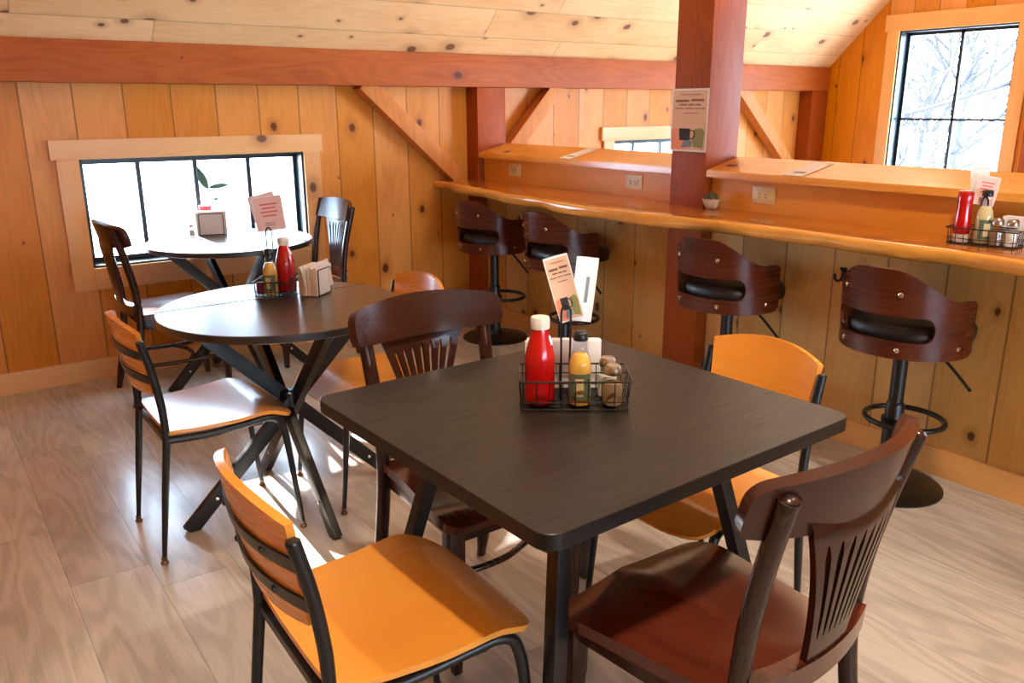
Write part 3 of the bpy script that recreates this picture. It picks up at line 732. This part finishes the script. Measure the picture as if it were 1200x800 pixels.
    lo = densify(rrect(-.184, .455, .184, .508, .006, 2), .03)
    bm = NB(); panel(bm, lo, [], lambda x, z: fl(x, z)+Vector((0, .004, 0)), .030, .03); obj('lower_rail', bm, M['dark_wood'], t, 50)
    return t
wc = make_wood_chair('dark-stained wooden chair with slotted back, frontmost, at the near side of the square table')
wc.location = (1.170, .970, 0); wc.rotation_euler = (0, 0, R(4))
dup(wc, (1.168, 1.78, 0), R(180), 'dark-stained wooden chair with slotted back, between the square table and the middle round table')
dup(wc, (1.045, 4.42, 0), R(-90), 'dark-stained wooden chair against the window, left of the far round table')
dup(wc, (1.775, 4.62, 0), R(93), 'dark-stained wooden chair at the right side of the far round table')

# ------------------------------------------------------------------ tables
t = thing('square_table', 'large square black-topped table with rounded corners in the foreground', 'table', (1.19, 1.40, 0), R(2.0))
bm = NB(); out = rrect(-.452, -.435, .452, .435, .038, 6)
A = []
for dz, ins in ((-.032, .0015), (-.0305, 0), (-.0015, 0), (0, .0015)):
    A.append([bm.verts.new((x*(1-ins/.45), y*(1-ins/.45), .755+dz)) for x, y in out])
for a, b in zip(A, A[1:]):
    for k in range(len(out)): bm.faces.new((a[k], a[(k+1) % len(out)], b[(k+1) % len(out)], b[k]))
bm.faces.new(A[0][::-1]); bm.faces.new(A[-1]); obj('tabletop', bm, M['black_top'], t, 30)
bm = NB(); bar(bm, (-.24, -.24, .70), (.24, .24, .70), .045, .03); bar(bm, (-.24, .24, .70), (.24, -.24, .70), .045, .03); obj('top_frame', bm, M['black_metal'], t)
for sx in (-1, 1):
    for sy in (-1, 1):
        bm = NB(); bar(bm, (sx*.372, sy*.352, 0), (sx*.222, sy*.208, .718), .034, .034, (0, 1, 0), .002); obj('leg', bm, M['black_metal'], t)

def make_round(label):
    t = thing('round_table', label, 'table', group='round black tables by the window')
    bm = NB(); lathe(bm, [(.416, .728), (.420, .731), (.420, .752), (.417, .755)], seg=96); obj('tabletop', bm, M['black_round'], t, 28)
    bm = NB(); box(bm, (-.4175, .148, .7551), (.4175, .152, .7556)) if False else tube(bm, [(-.392, .148, .7545), (.392, .148, .7545)], .0016, 6); obj('joint_line', bm, M['outlet_dark'], t)
    for dx, dy in ((1, 0), (-1, 0), (0, 1), (0, -1)):
        bm = NB(); off = .026
        ox, oy = dy*off, dx*off
        bar(bm, (dx*.40+ox*.2, dy*.36+oy*.2, .0), (-dx*.325+ox, -dy*.325+oy, .73), .028, .050, (0, 0, 1), .002)
        lg = obj('leg', bm, M['black_metal'], t)
        p0 = Vector((dx*.40+ox*.2, dy*.36+oy*.2, 0)); p1 = Vector((-dx*.325+ox, -dy*.325+oy, .73)); p = p0.lerp(p1, .14); sd = Vector((-abs(dy), -abs(dx), 0))
        bm = NB(); lathe(bm, [(.006, 0), (.006, .003), (.003, .004)], p+sd*.0145, 10, sd.to_track_quat('Z', 'Y').to_matrix()); obj('bolt', bm, M['chrome'], lg)
    bm = NB(); lathe(bm, [(.035, .375), (.035, .435)], seg=20); obj('leg_hub', bm, M['black_metal'], t)
    bm = NB(); bar(bm, (-.36, 0, .722), (.36, 0, .722), .04, .012); bar(bm, (0, -.36, .722), (0, .36, .722), .04, .012); obj('top_frame', bm, M['black_metal'], t)
    return t
r1 = make_round('round black table with crossed legs in the middle, between the square table and the window'); r1.location = (1.02, 2.80, 0)
dup(r1, (1.355, 4.405, 0), R(8), 'round black table with crossed legs pushed up against the low window')

# ------------------------------------------------------------------ condiments
def rod(bm, pts, r=.0016, closed=False): tube(bm, pts, r, 6, closed=closed)
def basket(label, loc, rz, L=.21, W=.115, H=.058, handle=.235, step=True):
    t = thing('condiment_caddy', label, 'caddy', loc, rz, 'wire condiment caddies')
    bm = NB()
    # L-shaped plan: long bay and a lower, shorter shaker bay at +x
    a, b = -L/2, L/2; w2 = W/2
    def loop(z, e): return [(p[0], p[1], z) for p in rrect(a-e, -w2-e, b+e, w2+e, .008, 3)]
    rod(bm, loop(H, .004), .0024, True); rod(bm, loop(.004, -.002), .0022, True); rod(bm, loop(.022, .0), .0014, True)
    n = 9
    for i in range(n):
        x = a+.006+(b-a-.012)*i/(n-1)
        for s in (-1, 1): rod(bm, [(x, s*(w2+.004), H), (x, s*(w2-.002), .004)], .0014)
        rod(bm, [(x, -w2, .004), (x, w2, .004)], .0013)
    for i in range(1, 5):
        y = -w2+W*i/5
        for xx, s in ((a, -1), (b, 1)): rod(bm, [(xx+s*.004, y, H), (xx-s*.002, y, .004)], .0014)
        rod(bm, [(a, y, .004), (b, y, .004)], .0013)
    for x in (a+.085, a+.155): rod(bm, [(x, -w2-.004, H), (x, w2+.004, H)], .0018)
    rod(bm, [(a, 0, H), (b, 0, H)], .0016)
    obj('wire_basket', bm, M['black_metal'], t)
    bm = NB(); hh = handle; xh = a+L*.42
    rod(bm, catmull([(xh-.010, 0, .004), (xh-.010, 0, .10), (xh-.011, 0, hh-.035), (xh-.009, 0, hh-.010), (xh, 0, hh), (xh+.009, 0, hh-.010), (xh+.011, 0, hh-.035), (xh+.010, 0, .10), (xh+.010, 0, .004)], 6), .0028)
    obj('handle', bm, M['black_metal'], t)
    return t
def loc_in(t, x, y, z=0):
    return Vector(t.location)+Matrix.Rotation(t.rotation_euler.z, 3, 'Z') @ Vector((x, y, z))
def ketchup(label, loc, s=1., flip=False, red=None):
    t = thing('ketchup_bottle', label, 'bottle', loc, 0, 'red ketchup bottles')
    body = [(.022, 0), (.026, .003), (.0275, .010), (.0268, .03), (.0265, .055), (.0272, .075), (.0262, .088), (.022, .105), (.0175, .122), (.0145, .134), (.014, .138)]
    cap = [(.0165, .136), (.0168, .140), (.0168, .152), (.0155, .156), (.008, .157)]
    if flip:
        body = [(.016, .022), (.022, .026), (.0235, .04), (.0225, .07), (.0205, .095), (.021, .12), (.0215, .138), (.019, .146), (.010, .148)]; cap = [(.020, 0), (.0215, .002), (.0215, .022), (.018, .024)]
    bm = NB(); lathe(bm, [(r*s, z*s) for r, z in body], seg=32); obj('body', bm, M['ketchup'], t, 60)
    bm = NB(); lathe(bm, [(r*s, z*s) for r, z in cap], seg=28); obj('cap', bm, M['cap_white'], t, 50)
    if not flip:
        bm = NB(); 
        panel(bm, densify([(-.3, .108*s), (.3, .108*s), (.3, .128*s), (-.3, .128*s)], .1), [], lambda a, z: Vector((math.cos(a-.9)*(.0222-.33*(z/s-.105)+.0008)*s, math.sin(a-.9)*(.0222-.33*(z/s-.105)+.0008)*s, z)), .0005, .2); obj('neck_label', bm, M['white'], t)
    return t
def sauce(label, loc, s=1., green=False, h=.14):
    t = thing('sauce_bottle', label, 'bottle', loc, .3)
    p = [(.0195, 0), (.021, .003), (.021, .068), (.019, .080), (.013, .096), (.0105, .108), (.0105, .118)]
    bm = NB(); lathe(bm, [(r*s, z*s) for r, z in p], seg=28); obj('glass_body', bm, M['clear'], t, 60)
    q = [(.0185, .002), (.0195, .005), (.0195, .066), (.0175, .080), (.0115, .092)]
    bm = NB(); lathe(bm, [(r*s*.985, z*s) for r, z in q], seg=24); obj('sauce_fill', bm, M['mustard' if not green else 'cream_label'], t, 60)
    bm = NB(); lathe(bm, [(.0125*s, .116*s), (.0128*s, .119*s), (.0128*s, .129*s), (.011*s, .131*s)], seg=24); obj('cap', bm, M['black_plastic'], t, 50)
    bm = NB(); f = lambda a, z: Vector((math.cos(a)*.0213*s, math.sin(a)*.0213*s, z))
    panel(bm, densify([(-3.5, .014*s), (-1.6, .014*s), (-1.6, .060*s), (-3.5, .060*s)], .25), [], f, .0005, .3); lb = obj('label', bm, M['green_label'], t, 60)
    bm = NB(); f2 = lambda a, z: Vector((math.cos(a)*.0218*s, math.sin(a)*.0218*s, z))
    panel(bm, densify([(-2.95, .020*s), (-2.25, .020*s), (-2.25, .052*s), (-2.95, .052*s)], .25), [], f2, .0005, .3); obj('label_panel', bm, M['cream_label'], lb, 60)
    return t
def shaker(label, loc, fill, s=1.):
    t = thing('spice_shaker', label, 'shaker', loc, 0)
    bm = NB(); lathe(bm, [(.0175*s, 0), (.0185*s, .003), (.0180*s, .040*s), (.0165*s, .048*s), (.0125*s, .055*s), (.0125*s, .058*s)], seg=12); obj('glass_jar', bm, M['clear'], t, 20)
    bm = NB(); lathe(bm, [(.0165*s, .003), (.0165*s, .036*s), (.0155*s, .040*s)], seg=16); obj('spice_fill', bm, M[fill], t, 60)
    bm = NB(); lathe(bm, [(.0145*s, .055*s), (.0148*s, .057*s), (.0142*s, .066*s), (.011*s, .071*s), (.004*s, .0725*s)], seg=24); obj('lid', bm, M['steel'], t, 40)
    return t
def napkins(label, loc, rz, L=.13, W=.055, H=.10, holder=False, fan=False, tan=False):
    t = thing('napkin_holder' if holder else 'napkin_stack', label, 'napkins', loc, rz)
    bm = NB(); k = 7
    for i in range(k):
        y = -W/2+W*(i+.5)/k; rg2 = random.Random(i); dh = rg2.uniform(-.004, .004); dx = rg2.uniform(-.004, .004)
        box(bm, (-L/2+dx, y-W/k*.48, .003), (L/2+dx, y+W/k*.48, H+dh), .0015)
    obj('napkins', bm, M['white' if not tan else 'kraft'], t, 40)
    if holder:
        bm = NB(); hL, hH = L*.40, H*.93
        for s in (-1, 1):
            y = s*(W/2+.003)
            rod(bm, [(p[0], y, p[1]) for p in rrect(-hL, .003, hL, hH, .006, 3)], .0022, True)
        for x in (-hL, hL): rod(bm, [(x, -W/2-.003, .003), (x, W/2+.003, .003)], .0022)
        obj('wire_holder', bm, M['black_metal'], t)
    if fan:
        bm = NB()
        for i in range(4):
            box(bm, (-.004, -.0008, 0), (.12, .0008, H*.98), 0, Matrix.Translation((L/2-.11, W/2-.008-.009*i, .004)) @ Matrix.Rotation(R(-4-7*i), 4, 'Z') @ Matrix.Rotation(R(-4*i), 4, 'Y'))
        obj('loose_napkins', bm, M['white'], t, 40)
    return t
def card(name, label, loc, rz, w_, h_, lean=0, roll_=0, print_=None, cat='menu card', group=None, curl=.010, mat='white'):
    """thin upright card; local x across, z up, printed on -y side"""
    t = thing(name, label, cat, loc, rz, group); t.rotation_euler = (lean, roll_, rz)
    bm = NB(); f = lambda x, z: Vector((x, curl*(z/h_)**2+.4*curl*math.cos(x/w_*3), z))
    panel(bm, densify([(-w_/2, 0), (w_/2, 0), (w_/2, h_), (-w_/2, h_)], .02), [], f, .0006, .02); obj('sheet', bm, M[mat], t, 60)
    def shape(nm, pts, m_, k=1):
        b = NB(); panel(b, densify([(x*w_, z*h_) for x, z in pts], .02), [], lambda x, z: f(x, z)+Vector((0, -.0005*k-.0004, 0)), .0003, .02); obj(nm, b, M[m_], t, 60)
    rc = lambda x0, z0, x1, z1: [(x0, z0), (x1, z0), (x1, z1), (x0, z1)]
    if print_ == 'mug':
        shape('printed_ground', rc(-.46, .03, .46, .97), 'tan_paper')
        shape('peach_patch', [(-.46, .03), (.0, .03), (-.1, .22), (-.3, .36), (-.46, .36)], 'peach_print', 2)
        for i, (x0, x1, z, hh) in enumerate(((-.38, -.02, .79, .035), (.04, .38, .80, .035), (-.28, -.08, .735, .022), (-.04, .12, .735, .022), (.15, .30, .735, .022), (-.40, -.15, .68, .014), (-.12, .1, .68, .014), (.13, .42, .68, .014), (-.15, .25, .61, .01), (-.25, .3, .90, .01))):
            shape('heading_text' if i < 2 else 'text_line', rc(x0, z, x1, z+hh), 'brown_print', 3)
        shape('pot_picture', [(.14, .08), (.40, .06), (.44, .32), (.36, .38), (.16, .36), (.12, .2)], 'green_print', 3)
        shape('saucer_picture', [(-.2, .06), (.1, .08), (.12, .18), (-.1, .19)], 'blue_print', 3)
        shape('mug_picture', [(-.24, .20), (-.22, .18), (.02, .18), (.05, .20), (.05, .37), (-.26, .37)], 'dark_print', 4)
        b = NB(); hp = catmull([(.05, 0, .34), (.15, 0, .33), (.18, 0, .27), (.12, 0, .21), (.04, 0, .22)], 5)
        tube(b, [f(p.x*w_, p.z*h_)+Vector((0, -.003, 0)) for p in hp], .0016*(h_/.2), 6); obj('mug_handle_picture', b, M['dark_print'], t)
    if print_ == 'pink':
        shape('printed_ground', rc(-.47, .03, .47, .97), 'pinkpaper')
        for i in range(4): shape('text_line', rc(-.28+.05*(i % 2), .75-.11*i, .30-.06*(i % 2), .79-.11*i), 'red_print', 3)
        for i in range(2): shape('text_line', rc(-.2, .22-.06*i, .15, .235-.06*i), 'dark_print', 3)
    if print_ == 'strip':
        shape('text_line', rc(.05, .3, .2, .7), 'blue_print', 2)
    return t

# set on the square table
T1 = .755; rz1 = R(-36)
b1 = basket('black wire condiment caddy with a tall loop handle on the square table', (1.205, 1.425, T1), rz1, L=.25, W=.135, H=.072)
ketchup('tall red ketchup bottle with white cap in the caddy on the square table', loc_in(b1, -.080, -.018, .006), 1.32)
sauce('dressing bottle of orange sauce with green label in the square table caddy', loc_in(b1, .012, -.030, .006), 1.33)
shaker('pepper shaker with steel lid at the end of the square table caddy', loc_in(b1, .088, -.034, .006), 'pepper', 1.35)
shaker('salt shaker with steel lid behind the pepper shaker on the square table', loc_in(b1, .082, .028, .006), 'salt', 1.35)
napkins('stack of white napkins standing behind the caddy on the square table', loc_in(b1, -.020, .108, 0), rz1, .18, .035, .120)
c1 = card('menu_card', 'drinks card with a dark mug picture, held in the square table caddy', loc_in(b1, -.004, .012, .195), R(-36), .058, .155, 0, R(-16), 'mug')
c2 = card('menu_card', 'plain white card standing behind the mug card on the square table', loc_in(b1, .014, .024, .19), R(-30), .052, .150, 0, R(7), 'strip')

# set on the middle round table
b2 = basket('black wire caddy beside the napkin holder on the middle round table', (1.065, 2.975, T1), R(-38), L=.13, W=.12, handle=.25)
sauce('dressing bottle with black cap and green label in the round table caddy', loc_in(b2, -.008, -.028, .006), 1.3)
ketchup('red ketchup bottle behind the napkins on the middle round table', loc_in(b2, .032, .026, .006), 1.3)
tag(obj('seasoning_packets', (lambda bm: (box(bm, (-.014, -.012, 0), (.014, .012, .045), .004), bm)[1])(NB()), M['purple'], loc=loc_in(b2, -.050, -.02, .007)), 'small plum seasoning packet box at the end of the round table caddy', 'packets')
napkins('white napkins in a black wire holder on the middle round table', (1.190, 2.905, T1), R(38), .115, .075, .105, True, True, False)
card('menu_card', 'pink printed card standing in the caddy on the middle round table', loc_in(b2, -.005, .025, .235), R(-24), .105, .125, 0, R(-6), 'pink')
card('menu_card', 'pale card tucked behind the pink card on the middle round table', loc_in(b2, -.012, .035, .245), R(-18), .095, .125, 0, R(-14), None, mat='pinkpaper')

# far round table
napkins('napkins in a black wire holder on the far round table by the window', (1.335, 4.66, T1), R(-14), .155, .07, .125, True)
tag(shaker('small shaker at the left end of the far round table napkins', (1.228, 4.655, T1), 'salt', .9), 'small shaker at the left end of the far round table napkins', 'shaker')
pt = thing('potted_orchid', 'leafy little plant in a red banded white cup on the far round table', 'plant', (1.335, 4.74, T1))
bm = NB(); lathe(bm, [(.020, 0), (.024, .004), (.028, .10), (.034, .150), (.030, .150), (.024, .10)], seg=24); obj('cup', bm, M['cap_white'], pt)
bm = NB(); lathe(bm, [(.0290, .108), (.0345, .146), (.0347, .1485)], seg=24); obj('cup_band', bm, M['stage'], pt)
bm = NB(); rod(bm, catmull([(.005, 0, .14), (.025, 0, .19), (.028, 0, .25)], 5), .003); rod(bm, catmull([(.005, 0, .14), (.03, 0, .17), (.055, 0, .185)], 5), .002); obj('stem', bm, M['leaf'], pt)
def leaf(p, d, L, W, parent):
    bm = NB(); d = Vector(d).normalized(); a, b = frame_axes(d, Vector((0, 1, 0)))
    out = [(L*i/8, W/2*math.sin(PI*(i/8)**.8)) for i in range(9)]+[(L*i/8, -W/2*math.sin(PI*(i/8)**.8)) for i in range(7, 0, -1)]
    panel(bm, out, [], lambda u, v: Vector(p)+d*u+a*v+b*(.25*abs(v)-u*u*1.2), .0015, .03); obj('leaf', bm, M['leaf'], parent, 60)
leaf((.026, 0, .235), (-.42, 0, 1), .14, .045, pt); leaf((.028, 0, .245), (1, 0, .12), .12, .028, pt); leaf((.05, 0, .18), (1, .1, .1), .03, .018, pt)

# set on the counter
b3 = basket('black wire condiment caddy on the wooden counter at the right edge', (3.035, 1.385, .955), R(-82), L=.22, W=.115, handle=.165)
ketchup('upside-down ketchup bottle with white bottom cap in the counter caddy', loc_in(b3, -.075, -.018, .006), 1.2, True)
sauce('green-labelled dressing bottle with black cap in the counter caddy', loc_in(b3, -.008, -.012, .006), 1.4, True)
shaker('shaker with steel lid in the counter caddy, next to the dressing bottle', loc_in(b3, .042, -.028, .006), 'pepper', 1.3)
shaker('shaker with steel lid at the open end of the counter caddy', loc_in(b3, .088, -.026, .006), 'salt', 1.3)
napkins('stack of white napkins behind the caddy on the counter', (3.125, 1.285, .955), R(-90), .17, .04, .095)
card('menu_card', 'folded white card standing tallest in the counter caddy', loc_in(b3, -.045, .03, .155), R(-52), .060, .11, 0, R(-6), None)
card('menu_card', 'white card with pink lines in the counter caddy', loc_in(b3, -.03, .01, .135), R(-46), .075, .10, 0, R(10), 'pink')

# bowl planter beside the post
bp = thing('bowl_planter', 'small cream bowl with a brown succulent on the counter beside the tall post', 'planter', (3.088, 2.668, .955))
bm = NB(); lathe(bm, [(.016, 0), (.022, .002), (.034, .018), (.042, .038), (.044, .048), (.040, .048), (.034, .036)], seg=32); obj('bowl', bm, M['ceramic'], bp)
bm = NB(); rg = random.Random(2)
for k in range(16):
    a = k*2.4; r = .006+.0019*k; p = (r*math.cos(a), r*math.sin(a), .048+.022*(1-k/16)); lathe(bm, [(.002, -.008), (.0085, -.001), (.007, .006), (.001, .011)], p, 8)
obj('succulent', bm, M['succulent'], bp)
# poster on the post
po = card('poster', 'paper poster with a dark mug picture on the tall timber post', (3.105, 2.852, 1.212), R(-90), .232, .292, 0, R(0), 'mug', 'poster', curl=0.)
# loose papers lying on the sloped ledge
def ledge_paper(label, y, sk):
    t = bpy.data.objects.new
    bm = NB(); f = lambda x, v: Vector((x, v+sk*x, (x)*.2423+.0030))
    panel(bm, [(-.085, -.05), (.115, -.05), (.115, .05), (-.085, .05)], [], f, .0008, .05)
    o = tag(obj('paper_sheet', bm, M['white'], loc=(3.205, y, 1.1521)), label, 'paper', 'loose papers on the ledge')
    b = NB(); panel(b, [(-.05, -.03), (-.03, -.03), (-.03, .03), (-.05, .03)], [], lambda x, v: f(x, v)+Vector((0, 0, .0009)), .0003, .05); obj('printed_line', b, M['blue_print'], o)
ledge_paper('loose white paper on the ledge between the far outlet and the tall post', 3.80, -.1)
ledge_paper('loose white paper on the ledge right of the tall post', 2.25, -.1)
